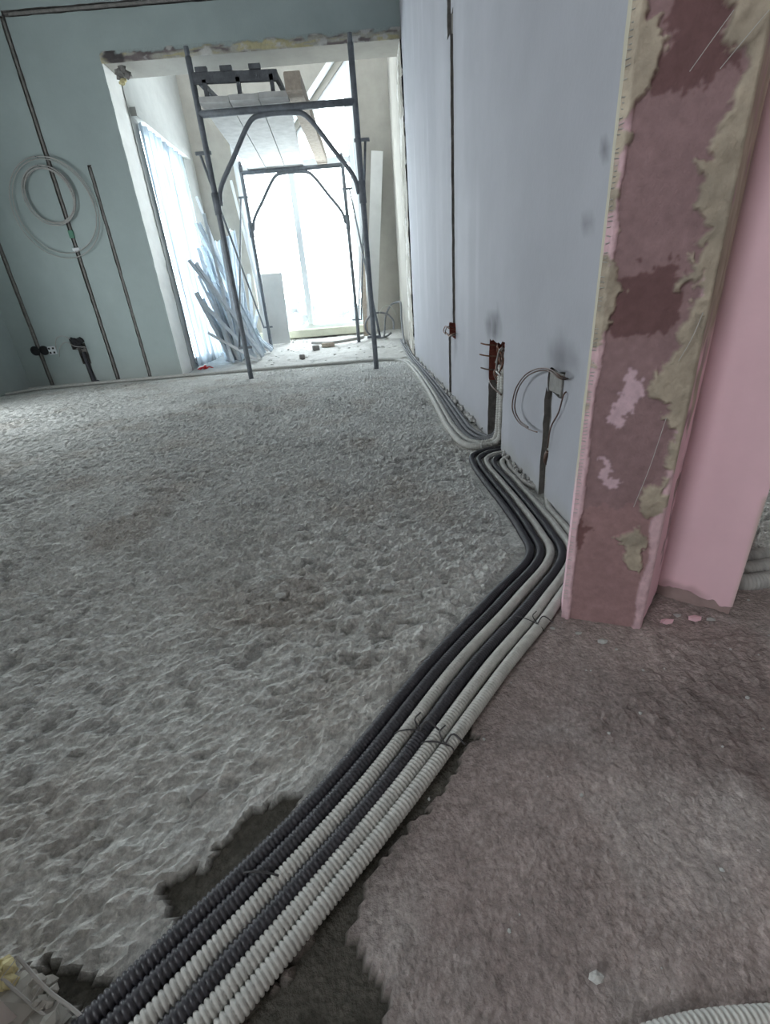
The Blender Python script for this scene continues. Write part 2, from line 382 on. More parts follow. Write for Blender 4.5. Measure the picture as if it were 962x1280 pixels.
# ---- right wall
def right_col(u, v, d):          # u = world Y
    n = fbm(u*1.5, v*1.2, 3, 61)[:, None]; c = np.array([.395, .40, .44])*(1+.06*n)
    sc = np.clip(vnoise(u*9, v*1.1, 66)-.45, 0, 1)[:, None]; c = c+(np.array([.52, .53, .57])-c)*sc*.9
    for (a, b, ra, rb, kk) in ((1.92, .475, .14, .06, .6), (2.02, .32, .05, .09, .35), (1.22, .42, .10, .06, .45), (2.86, .49, .10, .06, .3), (2.8, .36, .08, .1, .25), (1.15, .72, .03, .02, .4), (1.1, .84, .02, .02, .5)):
        st = np.clip(1.15-np.hypot((u-a)/ra, (v-b)/rb)+.5*fbm(u*25, v*25, 3, 67), 0, 1)[:, None]; c = c*(1-kk*np.clip(st, 0, 1))
    low = np.clip((.07-v+.04*fbm(u*12, v*12, 3, 68))/.07, 0, 1)[:, None]; c = c+(np.array([.36, .355, .335])-c)*low*.7
    return c
right_holes = [(2.80, 2.885, .44, 1.79, .03, 3), (2.79, 3.02, .375, .455, .04, 1), (2.955, 3.045, -.05, .38, .025, 3), (1.765, 1.99, -.05, .27, .05, 3), (1.765, 1.99, .262, .425, .055, 2),
               (1.19, 1.305, .33, .395, .014, 3), (1.262, 1.318, -.05, .335, .018, 3), (2.86, 2.96, 1.74, 1.95, .02, 3)]
struct(grid_wall('wall_right', (XR, 0, 0), (0, 1, 0), (-1, 0, 0), (.84, YF), (-.05, HC), right_holes, .12, .03, .006, ['right', 'brick', 'brick', 'chase'], right_col), 'pale blue-grey plastered wall with cable chases above the conduits')
# ---- ceiling, side and back walls (outside the frame, they close the room)
slab('ceiling', [(-4.1, -2.7), (1.75, -2.7), (1.75, 5.77), (-4.1, 5.77)], HC, HC+.15, 'ceiling')
struct(grid_wall('wall_left', (XL, 0, 0), (0, -1, 0), (1, 0, 0), (-5.77, .2), (-.1, HC), [(-3.5, -2.3, .3, 1.6, None, 0)], .15, .3, 0, ['far'], far_col))  # window hole is unseen, cut in to brighten the room
struct(grid_wall('wall_hall_side', (-1.8, 0, 0), (0, -1, 0), (1, 0, 0), (.25, 2.7), (-.1, HC), [(.95, 2.05, 1.0, 2.3, None, 0)], .15, .5, 0, ['hall']))  # window hole is unseen, added to light the hall
slab('wall_hall_right', [(1.62, -2.7), (1.75, -2.7), (1.75, 5.5), (1.62, 5.5)], -.1, HC, 'hall')
struct(grid_wall('wall_hall_back', (0, -2.65, 0), (-1, 0, 0), (0, 1, 0), (-1.75, 1.95), (-.1, HC), [], .15, .5, 0, ['hall']))
# partition left of the doorway (runs away to the left, behind the frame edge)
ja = fl(38, 1287)
slab('wall_partition', [(ja.x, ja.y), (ja.x-.10, ja.y-.13), (XL, -.33), (XL, -.18), (ja.x-.3, ja.y-.02)], -.1, HC, 'hall', 'partition wall left of the doorway')
# ---- balcony
YB, XBL = 7.6, -2.2
def poly_wall(name, outer, hole, axis, at0, at1, m, label=None):
    """flat wall with a polygonal window hole; outer and hole have equal vertex counts and are bridged."""
    n = len(outer); mk = (lambda u, v, d: (u, d, v)) if axis == 'Y' else (lambda u, v, d: (d, u, v))
    V = [mk(*p, at0) for p in outer]+[mk(*p, at0) for p in hole]+[mk(*p, at1) for p in outer]+[mk(*p, at1) for p in hole]; F = []
    for i in range(n):
        j = (i+1) % n
        F += [(i, j, n+j, n+i), (2*n+i, 3*n+i, 3*n+j, 2*n+j), (n+i, n+j, 3*n+j, 3*n+i), (i, 2*n+i, 2*n+j, j)]
    return struct(obj(name, V, F, m), label)
HB = 3.75
whole = [(-1.68, .30), (-.02, .30), (-.02, 3.45), (-.80, 2.72), (-1.68, 2.72)]
poly_wall('wall_balcony_back', [(XBL-.2, -.1), (XR+.15, -.1), (XR+.15, HB), (-.80, HB), (XBL-.2, HB)], whole, 'Y', YB, YB+.15, 'cream', 'cream balcony wall around the tall bright window')
sh = [(5.92, .08), (7.2, .08), (7.2, 2.48), (5.92, 2.48)]
poly_wall('wall_balcony_left', [(5.77, -.1), (YB, -.1), (YB, HB), (5.77, HB)], sh, 'X', XBL, XBL-.15, 'chalk', 'white balcony side wall with a sheeted window')
slab('wall_balcony_right', [(XR, YF), (XR+.15, YF), (XR+.15, YB), (XR, YB)], -.1, HB, 'cream', 'cracked cream plaster balcony side wall')
slab('ceiling_balcony', [(XBL-.2, 5.77), (XR+.15, 5.77), (XR+.15, YB+.15), (XBL-.2, YB+.15)], HB, HB+.1, 'chalk')
slab('trim_1', [(XBL, 5.80), (XBL+.06, 5.80), (XBL+.06, 7.28), (XBL, 7.28)], 2.47, 2.54, 'chalk', 'white ledge above the sheeted side window')
xb = np.arange(XBL-.02, XR+.02, .022); yb = np.arange(5.44, YB+.02, .025); BX, BY = np.meshgrid(xb, yb)
ramp = np.clip((BY-5.6)/1.4, 0, 1)
BZ = .005+.10*ramp+.09*np.clip((BY-7.0)/.6, 0, 1)+.018*fbm(BX*4, BY*4, 4, 71)*np.clip((BY-5.5)*3, 0, 1)+.012*fbm(BX*16, BY*16, 3, 72)*np.clip((BY-5.5)*3, 0, 1)
struct(grid_obj('floor_balcony', BX, BY, BZ, 'rubble'), 'dusty rubble-strewn balcony floor')
def bz(x, y): return float(.005+.10*np.clip((y-5.6)/1.4, 0, 1)+.09*np.clip((y-7.0)/.6, 0, 1))
# windows
def frame_poly(pts, wdt, y0, y1, axis='Y'):
    """closed mitred frame following a polygon, inset by wdt."""
    n = len(pts); P = [Vector((p[0], p[1], 0)) for p in pts]; ins = []
    for i in range(n):
        a, b, c = P[i-1], P[i], P[(i+1) % n]; d1 = (b-a).normalized(); d2 = (c-b).normalized()
        n1 = Vector((-d1.y, d1.x, 0)); n2 = Vector((-d2.y, d2.x, 0)); h = (n1+n2).normalized(); ins.append(b+h*(wdt/max(.3, h.dot(n1))))
    mk = (lambda p, d: (p.x, d, p.y)) if axis == 'Y' else (lambda p, d: (d, p.x, p.y))
    V = [mk(p, y0) for p in P]+[mk(p, y0) for p in ins]+[mk(p, y1) for p in P]+[mk(p, y1) for p in ins]; F = []
    for i in range(n):
        j = (i+1) % n; F += [(i, j, n+j, n+i), (2*n+i, 3*n+i, 3*n+j, 2*n+j), (n+i, n+j, 3*n+j, 3*n+i), (i, 2*n+i, 2*n+j, j)]
    return V, F
w1 = bpy.data.objects.new('window_1', None); col.objects.link(w1); struct(w1, 'tall bright balcony window with a sloping top')
obj('window_frame', *frame_poly(whole, .07, YB+.03, YB+.10), 'frame', w1)
obj('mullion', *beam((-.91, YB+.065, .36), (-.91, YB+.065, 2.7), .085, .07, Vector((0, 1, 0))), 'frame', w1)
obj('transom', *beam((-1.62, YB+.065, 2.42), (-.08, YB+.065, 2.42), .07, .07), 'frame', w1)
def pane(u0, u1, v0, v1, nm='pane', m='glass', top=None):
    v = [(u0, YB+.06, v0), (u1, YB+.06, v0), (u1, YB+.06, top or v1), (u0, YB+.06, v1)]
    v += [(x, y+.012, z) for x, y, z in v]
    return obj(nm, v, [(0, 1, 2, 3), (7, 6, 5, 4), (0, 4, 5, 1), (1, 5, 6, 2), (2, 6, 7, 3), (3, 7, 4, 0)], m, w1)
pane(-1.62, -.95, .36, 2.39); pane(-.87, -.08, .36, 2.39); pane(-1.62, -.85, 2.45, 2.66); pane(-.78, -.08, 2.45, 2.72, top=3.32)
obj('sill', *bevbox((-.85, YB-.05, .255), (1.75, .14, .12), .012), 'sill', w1)
# diagonal white trim board above the window's slope
struct(obj('trim_2', *beam((-.95, YB-.03, 2.70), (-.05, YB-.03, 3.56), .05, .10, Vector((0, 1, 0))), 'frame'), 'white diagonal board over the sloping window top')
struct(obj('trim_3', *bevbox((.02, YB-.02, 2.0), (.09, .05, 3.4), .006), 'frame'), 'white vertical window casing')
w2 = bpy.data.objects.new('window_2', None); col.objects.link(w2); struct(w2, 'side window covered with a hanging plastic sheet')
obj('window_frame', *frame_poly(sh, .06, XBL-.04, XBL-.10, 'X'), 'frame', w2)
obj('mullion', *bevbox((XBL-.07, 6.55, 1.28), (.06, .07, 2.35), .005), 'frame', w2)
for y0, y1 in ((5.98, 6.515), (6.585, 7.14)): obj('pane', *box((XBL-.07, (y0+y1)/2, 1.28), (.012, y1-y0, 2.28)), 'glass', w2)
nu, nv = 70, 16; uu, vv = np.meshgrid(np.linspace(5.86, 7.0, nu), np.linspace(.05, 2.44, nv))
dx = XBL+.035+.018*np.sin(uu*38+1.3*np.sin(vv*1.5))*(1-.25*vv/2.4)+.012*np.sin(uu*91+vv)
ps = grid_obj('dust_sheet', dx, uu, vv, 'film'); tag(ps, 'pale translucent plastic sheet hanging over the balcony side window', 'plastic sheet')
slab('trim_6', [(-2.2, YF+.004), (XR, YF+.004), (XR, 5.77), (-2.2, 5.77)], 2.738, 2.749, 'cream', 'bare cream underside of the lintel')
# ---- ragged plaster edge along the opening's top, cracked strip down its right side
def ragged(name, O, U, Vd, N, L, Hh, step, cells, label, parent=None):
    nu, nv = int(L/step), max(3, int(Hh/step)); a, b = np.meshgrid(np.linspace(0, L, nu), np.linspace(0, Hh, nv))
    c, h = cells(a, b)
    P = np.array(O)+a[..., None]*np.array(U)+b[..., None]*np.array(Vd)+h[..., None]*np.array(N)
    return struct(grid_obj(name, P[..., 0], P[..., 1], P[..., 2], 'pier', c, smooth=True), label)
def lint_cells(a, b):
    n = fbm(a*9, b*16, 4, 81); n2 = fbm(a*4, b*30, 4, 82); H_ = .085
    c = np.zeros(a.shape+(3,))+np.array([.42, .405, .36])
    w_ = np.clip((n2-.05)*6, 0, 1)[..., None]; c = c+(np.array([.50, .45, .28])-c)*w_
    w_ = np.clip((-.08-n2)*7, 0, 1)[..., None]; c = c+(np.array([.20, .17, .17])-c)*w_
    w_ = np.clip((n-.2)*6, 0, 1)[..., None]; c = c+(np.array([.56, .55, .53])-c)*w_
    hole = np.clip((1.1+.6*n-np.hypot((a-.13)/.10, (b-.03)/.05))*3, 0, 1)[..., None]; c = c+(np.array([.10, .09, .09])-c)*hole
    top = np.clip((b-H_+.025-.05*n)/.012, 0, 1)[..., None]; c = c+(np.array([.36, .415, .41])-c)*top
    e = np.clip(b/.012, 0, 1)*np.clip((H_-b)/.03, 0, 1)
    return c, .002+.020*e*np.clip(.6+n, 0, 1)*(1-top[..., 0]*.8)-.004*hole[..., 0]
ragged('trim_4', (-2.21, YF-.001, 2.735), (1, 0, 0), (0, 0, 1), (0, -1, 0), 2.71, .085, .0075, lint_cells, 'broken plaster and yellow foam along the lintel edge')
def crack_cells(a, b):          # a = height, b = depth along the wall
    n = fbm(b*22, a*1.6, 4, 91); n2 = fbm(b*8, a*5, 4, 92); c = np.zeros(a.shape+(3,))+np.array([.42, .40, .355])
    c[np.abs(n) < .055] = (.19, .16, .15); c[n2 > .25] = (.66, .65, .62)
    return c, .012+.012*n2-.014*(np.abs(n) < .055)
ragged('trim_5', (XR, YF-.03, 0.02), (0, 0, 1), (0, 1, 0), (-1, 0, 0), 2.72, .55, .016, crack_cells, 'cracked loose plaster strip beside the opening')

# ================================================================== PIER by the doorway
A, B, Cc, D = (fl(703, 772), fl(799, 785), fl(818, 742), fl(912, 768))
A, B, Cc, D = [Vector((p.x, p.y, 0)) for p in (A, B, Cc, D)]
AW = A+Vector((.012, .038, 0)); E = Vector((D.x+.24, D.y+.40, 0))
pts = [A+Vector((.0015, .003, 0)), B+Vector((-.001, .003, 0)), Cc+Vector((.002, .003, 0)), D+Vector((0, .003, 0)), E, Vector((.62, .95, 0)), Vector((XR, .855, 0)), A+Vector((.045, .042, 0)), AW+Vector((.002, 0, 0))]
slab('wall_pier', [tuple(p[:2]) for p in pts], -.05, HC, 'pierc', 'brown primed doorway pier with broken plaster edges')
def face_uv(a, b, x, y):        # pixel -> (s along face, z)
    n = (b-a).cross(Vector((0, 0, 1))); d = ray(x, y); o = Vector((0, 0, CAMZ)); t_ = (a-o).dot(n)/d.dot(n); p = o+d*t_
    return ((p-a).dot((b-a).normalized()), p.z)
W = (B-A).length; ud = (B-A).normalized(); nd = Vector((ud.y, -ud.x, 0))
ss, zz = np.meshgrid(np.linspace(0, W, 84), np.concatenate([np.linspace(-.01, 1.15, 640), np.linspace(1.2, HC, 30)]))
wsx = ss+.016*fbm(ss*50, zz*50, 4, 101)+.007*fbm(ss*190, zz*190, 3, 151); wzx = zz+.020*fbm(ss*50, zz*50, 4, 102)+.008*fbm(ss*190, zz*190, 3, 152)
cv = lambda L: [face_uv(A, B, *p) for p in L]
n1 = fbm(ss*25, zz*25, 4, 103); n3 = fbm(ss*90, zz*90, 3, 104)
PC = np.zeros(ss.shape+(3,))+np.array([.27, .178, .182]); PC *= (1+.12*n1[..., None])  # brown primer, with the pinkish lens tint mixed into its colour
for L in ([(845, -10), (860, -60), (905, -60), (912, 50), (918, 90), (900, 90), (870, 105), (845, 112), (815, 122), (812, 100), (830, 70), (840, 40)], [(762, 350), (790, 338), (850, 326), (852, 400), (815, 412), (772, 420), (755, 400)], [(712, 640), (728, 632), (735, 665), (720, 690), (710, 680)]):
    PC[inpoly(wsx, wzx, cv(L))] = (.155, .088, .088)
low = inpoly(wsx, wzx, cv([(690, 640), (840, 625), (830, 800), (690, 800)])); PC[low] = PC[low]*np.array([1.18, 1.12, 1.1])
for L in ([(782, 462), (792, 455), (803, 470), (797, 522), (770, 528), (768, 512)], [(750, 577), (762, 570), (764, 590), (782, 608), (770, 615), (752, 602)]):
    PC[inpoly(wsx, wzx, cv(L))] = (.58, .42, .47)
cream = np.zeros(ss.shape, bool)
for L in ([(770, -80), (818, -80), (815, 0), (800, 32), (835, 38), (828, 62), (828, 90), (800, 112), (790, 142), (775, 162), (790, 172), (772, 210), (770, 255), (760, 268), (758, 312), (771, 345), (774, 372), (764, 388), (750, 430), (738, 470), (734, 520), (690, 520)],
          [(900, -80), (905, 0), (915, 40), (910, 55), (936, 75), (915, 95), (905, 150), (892, 198), (870, 192), (878, 215), (870, 245), (884, 290), (868, 322), (842, 355), (848, 366), (876, 342), (862, 400), (806, 490), (828, 500), (842, 540), (830, 570), (850, 600), (1000, 300), (1000, -80)],
          [(802, 622), (812, 608), (838, 600), (832, 640), (806, 650)], [(772, 668), (800, 655), (806, 668), (795, 716), (780, 702)]):
    cream |= inpoly(wsx, wzx, cv(L))
cream |= zz > 1.15
strip = (ss < .011+.006*fbm(zz*18, zz*0, 3, 105)) | (ss > W-.012-.008*fbm(zz*15, zz*0+3, 3, 106))
cc = np.array([.39, .335, .265])*(1+.3*n1[..., None]); cc = cc+(np.array([.27, .235, .19])-cc)*np.clip(fbm(ss*30, zz*30, 4, 107)*2-.25, 0, .8)[..., None]
PC = np.where(cream[..., None], cc, PC)
st2 = strip & ~cream; PC[st2] = (.58, .40, .43)
hgt = np.where(cream, .008+.004*n1+.003*n3, np.where(strip, .006+.003*n3, .0006*n3))
hgt = np.where(ss < .004, hgt*.4, hgt)
def blur(q, n_):
    for _ in range(n_):
        p_ = np.pad(q, ((1, 1), (1, 1))+((0, 0),)*(q.ndim-2), 'edge'); q = (p_[:-2, 1:-1]+p_[2:, 1:-1]+p_[1:-1, :-2]+p_[1:-1, 2:]+2*q)/6
    return q
PC = blur(PC, 1); PC = PC*(1+.10*fbm(ss*120, zz*120, 2, 109)[..., None]); hgt = blur(hgt, 2)
hgt = np.maximum(hgt, .0008); ss[:, 0] = -.003; hgt[:, 0] = 0; ss[:, -1] = W+.003; hgt[:, -1] = 0
PP = np.array(A)+ss[..., None]*np.array(ud)+hgt[..., None]*np.array(nd); PP[..., 2] = zz
pf = grid_obj('primer_face', PP[..., 0], PP[..., 1], PP[..., 2], 'pier', PC); pf.parent = bpy.data.objects['wall_pier']
pf['label'] = 'brown primed face with cream plaster remnants'
# return strip and pink faces
def plain_face(name, a, b, zlow, amp, seed, label, colfn):
    Ln = (b-a).length; u_ = (b-a).normalized(); n_ = Vector((u_.y, -u_.x, 0))
    s_, z_ = np.meshgrid(np.linspace(0, Ln, 40), np.concatenate([np.linspace(0, 1.2, 320), np.linspace(1.3, HC, 12)]))
    z2 = np.maximum(z_, zlow+zlow*1.2*fbm(s_*40, s_*0, 3, seed)); h_ = .0015+amp*fbm(s_*14, z_*6, 3, seed+1)
    P_ = np.array(a)+s_[..., None]*np.array(u_)+h_[..., None]*np.array(n_); P_[..., 2] = z2
    o = grid_obj(name, P_[..., 0], P_[..., 1], P_[..., 2], 'pinkp', blur(colfn(s_/Ln, z_), 2)); o.parent = bpy.data.objects['wall_pier']; o['label'] = label
c_pk = np.array([.76, .52, .575]); c_cr = np.array([.39, .335, .265])  # c_pk paints the pink lens shading into the plaster
def mixc(c0, c1, w_): return c0+(c1-c0)*np.clip(w_, 0, 1)[..., None]
def ret_col(u_, z_):
    n_ = fbm(u_*3, z_*14, 4, 121); c = np.zeros(u_.shape+(3,))+c_pk*(1+.06*n_[..., None])
    c = mixc(c, c_cr*(1+.3*fbm(u_*6, z_*30, 4, 122)[..., None]), (z_-.33+.25*n_-.15*u_)*12)
    return mixc(c, np.array([.36, .25, .26]), (fbm(u_*4, z_*20, 4, 123)-.28)*6)
def pink_col(u_, z_):
    n_ = fbm(u_*4, z_*5, 4, 131); c = np.zeros(u_.shape+(3,))+c_pk*(1+.05*n_[..., None])
    c = mixc(c, np.array([.52, .34, .37]), (fbm(u_*2+z_*6, z_*26, 4, 132)-.22)*5*np.clip((.10-z_)*14, 0, 1))
    c = mixc(c, c_cr, (u_-.97+.03*n_)*30*(z_ < .25))
    return mixc(c, c_cr*.8, (.03+.04*n_-u_)*30*np.clip((z_-.3)*8, 0, 1))
plain_face('plaster_return', B, Cc, .008, .004, 111, 'lens-tinted pink and cream broken plaster edge', ret_col)
plain_face('plaster_face', Cc, D, .016, .002, 113, 'smooth plaster face tinted pink for lens colour shading', pink_col)
def side_col(u_, z_):
    n_ = fbm(u_*3, z_*12, 4, 141); c = np.zeros(u_.shape+(3,))+np.array([.46, .42, .33])*(1+.1*n_[..., None])
    c = mixc(c, c_pk*.9, (.30-z_+.06*n_)*20); return c
plain_face('plaster_edge', AW, A, .006, .0015, 117, 'cream plaster edge behind the primed face', side_col)
# frayed mesh threads along the pier's left edge
rr = random.Random(3); th = []
for i in range(150):
    z = .05+i*.0062; p = A+Vector((0, 0, z))-ud*.001+nd*.003
    if rr.random() < .75: th.append(tube([p+ud*.006, p-ud*(.0005+.0022*rr.random())+Vector((0, 0, rr.uniform(-.002, .002)))], .0007, 4, .01))
obj('frayed_mesh', *join(*th), 'wirel', bpy.data.objects['wall_pier'])
th = []
for (p0, p1) in (((912, 20), (858, 95)), ((955, 20), (895, 92)), ((830, 520), (790, 630)), ((875, 390), (845, 450))):
    q = []
    for p in (p0, p1):
        s_, z_ = face_uv(A, B, *p); q.append(A+ud*s_+Vector((0, 0, z_))+nd*.013)
    th.append(tube([q[0], (q[0]+q[1])/2+nd*.008, q[1]], .0005, 5, .01))
obj('loose_thread', *join(*th), 'wirel', bpy.data.objects['wall_pier'])
# cream corner bead of the blue-grey wall just behind the pier edge
bead_a, bead_b = A+Vector((.012, .03, 0)), AW+Vector((-.003, .0, 0))
# plaster crumbs at the pier foot
crumbs = [(752, 803, .007), (722, 792, .005), (690, 786, .004), (832, 778, .009), (846, 770, .006), (868, 774, .008), (815, 800, .004), (770, 812, .003), (888, 775, .006)]
for i, (x, y, s) in enumerate(crumbs):
    p = fl(x, y)
    o = obj('plaster_crumb', *chunk((0, 0, s*.3), (s*1.5, s, s*.6), i), 'pink' if i in (3, 5) else 'chalk', loc=p)
    tag(o, 'small pale plaster crumb on the floor at the foot of the brown pier', 'crumb', 'plaster crumbs at the pier foot')

# ---- left jamb foot: broken plaster lump with a torn mesh strip
jl = bpy.data.objects['wall_partition']
lump = [chunk(fl(14, 1268, .012), (.035, .03, .03), 51), chunk(fl(52, 1288, .01), (.03, .022, .018), 52), chunk(fl(66, 1240, .02), (.006, .006, .006), 54)]
rr = random.Random(77)
for i in range(60):
    p = fl(rr.uniform(-10, 62), rr.uniform(1225, 1300), rr.uniform(.0, .03)); s_ = rr.uniform(.004, .011); lump.append(chunk(p, (s_, s_, s_*.8), 700+i))
obj('foam_lump', *join(*[chunk(fl(rr.uniform(-8, 12), rr.uniform(1195, 1235), rr.uniform(.02, .05)), (.008, .008, .011), 760+i) for i in range(9)]), 'foam', jl)
jl2 = obj('plaster_lump', *join(*lump), 'cream', jl)
r1 = [fl(22, 1196, .05), fl(60, 1238, .028), fl(92, 1262, .018), fl(116, 1284, .01)]; r2 = [fl(2, 1222, .05), fl(38, 1255, .028), fl(66, 1276, .018), fl(88, 1294, .01)]
parts = [tube(r1, .0016, 6, .01), tube(r2, .0014, 6, .01)]
P1, _ = spline(r1, .006); P2, _ = spline(r2, .006); nn = min(len(P1), len(P2))
for i in range(0, nn, 2): parts.append(tube([P1[i], P2[i]], .0005, 4, .02))
ms = obj('mesh_strip', *join(*parts), 'wirel', jl); ms['label'] = 'torn pale plaster mesh strip'

# ================================================================== CONDUITS
RC = .0105; ZC = RC-.003
def bundle(k):
    s1 = [(-.321, .186), (-.293, .185), (-.264, .183), (-.237, .181), (-.21, .181), (-.185, .179)][k]
    s2 = [(-.12, .385), (-.096, .383), (-.072, .378), (-.046, .376), (-.023, .374), (.002, .372)][k]
    s3 = [(.051, .60), (.077, .598), (.103, .595), (.131, .591), (.16, .588), (.19, .585)][k]
    s35 = [(.215, .785), (.24, .778), (.266, .772), (.293, .762), (.310, .748), (.325, .730)][k]
    pre = (s1[0]-(s2[0]-s1[0])*1.6, s1[1]-(s2[1]-s1[1])*1.6)
    if k < 4:
        bend = [(.350, .945), (.374, .940), (.399, .938), (.424, .930)][k]
        tail = [[(.365, 1.06), (.366, 1.22), (.357, 1.45), (.356, 1.62), (.375, 1.73), (.44, 1.785), (.56, 1.80)],
                [(.389, 1.06), (.391, 1.22), (.383, 1.45), (.381, 1.62), (.397, 1.70), (.45, 1.755), (.56, 1.772)],
                [(.414, 1.06), (.416, 1.22), (.410, 1.45), (.406, 1.60), (.420, 1.675), (.46, 1.72), (.56, 1.745)],
                [(.439, 1.06), (.441, 1.22), (.436, 1.45), (.431, 1.59), (.443, 1.65), (.47, 1.69), (.56, 1.718)]][k]
    elif k == 4: bend = (.447, .928); tail = [(.464, 1.06), (.465, 1.2), (.462, 1.42), (.457, 1.56), (.466, 1.62), (.485, 1.655), (.56, 1.69)]
    else: bend = (.468, .922); tail = [(.487, 1.04), (.488, 1.13), (.489, 1.19), (.502, 1.235)]
    P = [pre, s1, s2, s3, s35, bend]+tail
    out = []
    for i, (x, y) in enumerate(P): out.append((x, y, ZC))
    if k == 5: out += [(.515, 1.27, .02), (.519, 1.29, .06), (.519, 1.29, .2)]
    if k == 4: pass
    return out
names = [('black', 'outermost black corrugated conduit of the bundle, along the chipped grey screed'), ('black', 'second black corrugated conduit from the screed side of the bundle'),
         ('white', 'pale corrugated conduit between two black ones in the bundle'), ('black', 'black corrugated conduit running between two pale ones in the bundle'),
         ('white', 'pale corrugated conduit second from the brown floor side of the bundle'), ('white', 'outermost pale corrugated conduit of the bundle, touching the brown hall floor')]
for k, (mm, lb) in enumerate(names):
    tag(obj('corrugated_conduit', *corr(bundle(k), RC), mm, smooth=True), lb, 'conduit', 'conduits crossing the doorway')
# short pale conduit coming out of the wall beside the pier
tag(obj('corrugated_conduit', *corr([(.519, 1.335, .16), (.518, 1.335, .05), (.508, 1.345, .016), (.485, 1.40, ZC+.002), (.482, 1.50, ZC), (.484, 1.58, ZC), (.50, 1.625, ZC), (.56, 1.64, ZC)], RC), 'dust', smooth=True), 'dusty pale conduit along the wall base, rising into the chase under the grey box', 'conduit')
# bundle running on to the balcony
tag(obj('corrugated_conduit', *corr([(.514, 1.80, .34), (.510, 1.80, .14), (.508, 1.805, .05), (.49, 1.822, .022), (.43, 1.828, ZC+.006), (.378, 1.89, ZC), (.352, 2.16, ZC), (.366, 2.7, ZC), (.382, 3.4, ZC), (.375, 4.6, ZC), (.33, 5.08, ZC), (.2, 5.28, ZC+.006), (-.5, 5.33, ZC+.010), (-2.2, 5.345, ZC+.010), (-3.2, 5.31, ZC+.010), (-3.75, 5.2, ZC+.010), (-3.95, 5.0, ZC+.008)], .0155, pitch=.010, sides=10), 'white', smooth=True), 'long pale dusty conduit curling out of the brick hole and along the far wall', 'conduit')
tag(obj('corrugated_conduit', *corr([(.514, 1.842, .34), (.510, 1.842, .12), (.506, 1.847, .05), (.495, 1.865, .02), (.445, 1.87, ZC+.004), (.404, 1.93, ZC), (.380, 2.17, ZC), (.392, 2.7, ZC), (.408, 3.4, ZC), (.405, 4.6, ZC), (.36, 5.12, ZC), (.22, 5.325, ZC+.006), (-.5, 5.375, ZC+.010), (-2.2, 5.39, ZC+.010), (-3.2, 5.36, ZC+.010), (-3.9, 5.3, ZC+.010)], .0155, pitch=.010, sides=10), 'white', smooth=True), 'inner pale dusty conduit of the pair curling out of the brick hole', 'conduit')
for k in range(3):
    y0 = 1.90+.027*k; x1 = .410+.024*k
    pth = [(.535, y0, .05), (.52, y0, .022), (.492, y0+.008, ZC+.003), (x1+.025, y0+.04, ZC), (x1, y0+.14, ZC), (x1-.002, y0+.4, ZC), (x1+.01, 2.8, ZC), (x1+.022, 3.5, ZC), (x1+.022, 4.7, ZC), (x1+.018, 5.4, ZC+.002), (x1+.01, 5.9, .05), (x1+.005, 6.6, .11)]
    tag(obj('corrugated_conduit', *corr(pth, .0115, pitch=.009, sides=10), 'grey', smooth=True), ['grey conduit next to the pale pair in the bundle along the blue-grey wall', 'middle grey conduit of the bundle along the blue-grey wall', 'grey conduit closest to the blue-grey wall, running to the balcony'][k], 'conduit', 'grey conduits along the right wall')
# hall conduits
tag(obj('corrugated_conduit', *corr([(.02, .10, ZC), (.186, .146, ZC), (.31, .152, ZC), (.6, .12, ZC)], RC), 'white', smooth=True), 'pale corrugated conduit on the brown hall floor in the lower right corner', 'conduit')
for k in range(3):
    d_ = .045*k
    tag(obj('corrugated_conduit', *corr([(.66+d_*.6, .80+d_, ZC+.0), (.74+d_*.5, .765+d_, ZC), (.86+d_*.5, .77+d_, ZC), (1.2+d_*.4, .78+d_, ZC)], .019, pitch=.0072, depth=.0022), 'dust', smooth=True),
        ['nearest thick pale conduit beyond the pink-tinted plaster face', 'middle thick pale conduit beyond the pink-tinted plaster face', 'farthest thick pale conduit beyond the pink-tinted plaster face'][k], 'conduit', 'conduits beyond the pink pier')
# binding wires
def tie(name, a, b, label, tail=True, r=.0012):
    a, b = Vector(a), Vector(b); d = (b-a); L = d.length; d.normalize(); up = Vector((0, 0, 1)); pp = []
    for i in range(25):
        t_ = i/24*2*math.pi; pp.append((a+b)/2+d*math.cos(t_)*(L/2+RC+.002)+up*(math.sin(t_)*(RC+.0025)+0))
    P_ = [(p.x, p.y, max(p.z, -.002)+ZC) for p in pp]; ps_ = [tube(P_, r, 5, .004)]
    if tail:
        e = Vector((b.x, b.y, 2*ZC+.004)); ps_.append(tube([e, e+Vector((.012, .006, .012)), e+Vector((.028, -.006, .004))], r*1.3, 5, .004)); ps_.append(tube([e, e+Vector((-.006, .012, .010)), e+Vector((.004, .02, .014))], r, 5, .004))
    tag(obj(name, *join(*ps_), 'tie'), label, 'wire')
def mid(k, t_):
    P_ = bundle(k); a, b = Vector(P_[2]), Vector(P_[3]); return Vector(((a+(b-a)*t_).x, (a+(b-a)*t_).y, 0))
tie('binding_wire', mid(4, .32), mid(5, .30), 'dark twisted binding wire round the two outer pale conduits')
tie('binding_wire', mid(2, .40), mid(3, .40), 'dark binding wire joining the pale and black conduits mid bundle')
p3 = [Vector((.24, .705, 0)), Vector((.275, .675, 0))]
tie('binding_wire', p3[0], p3[1], 'thin dark wire round the conduits close to the brown pier', r=.0009)
tie('binding_wire', Vector((-.19, .295, 0)), Vector((-.16, .29, 0)), 'dark wire wrapped on the black conduits near the lower edge', tail=False)

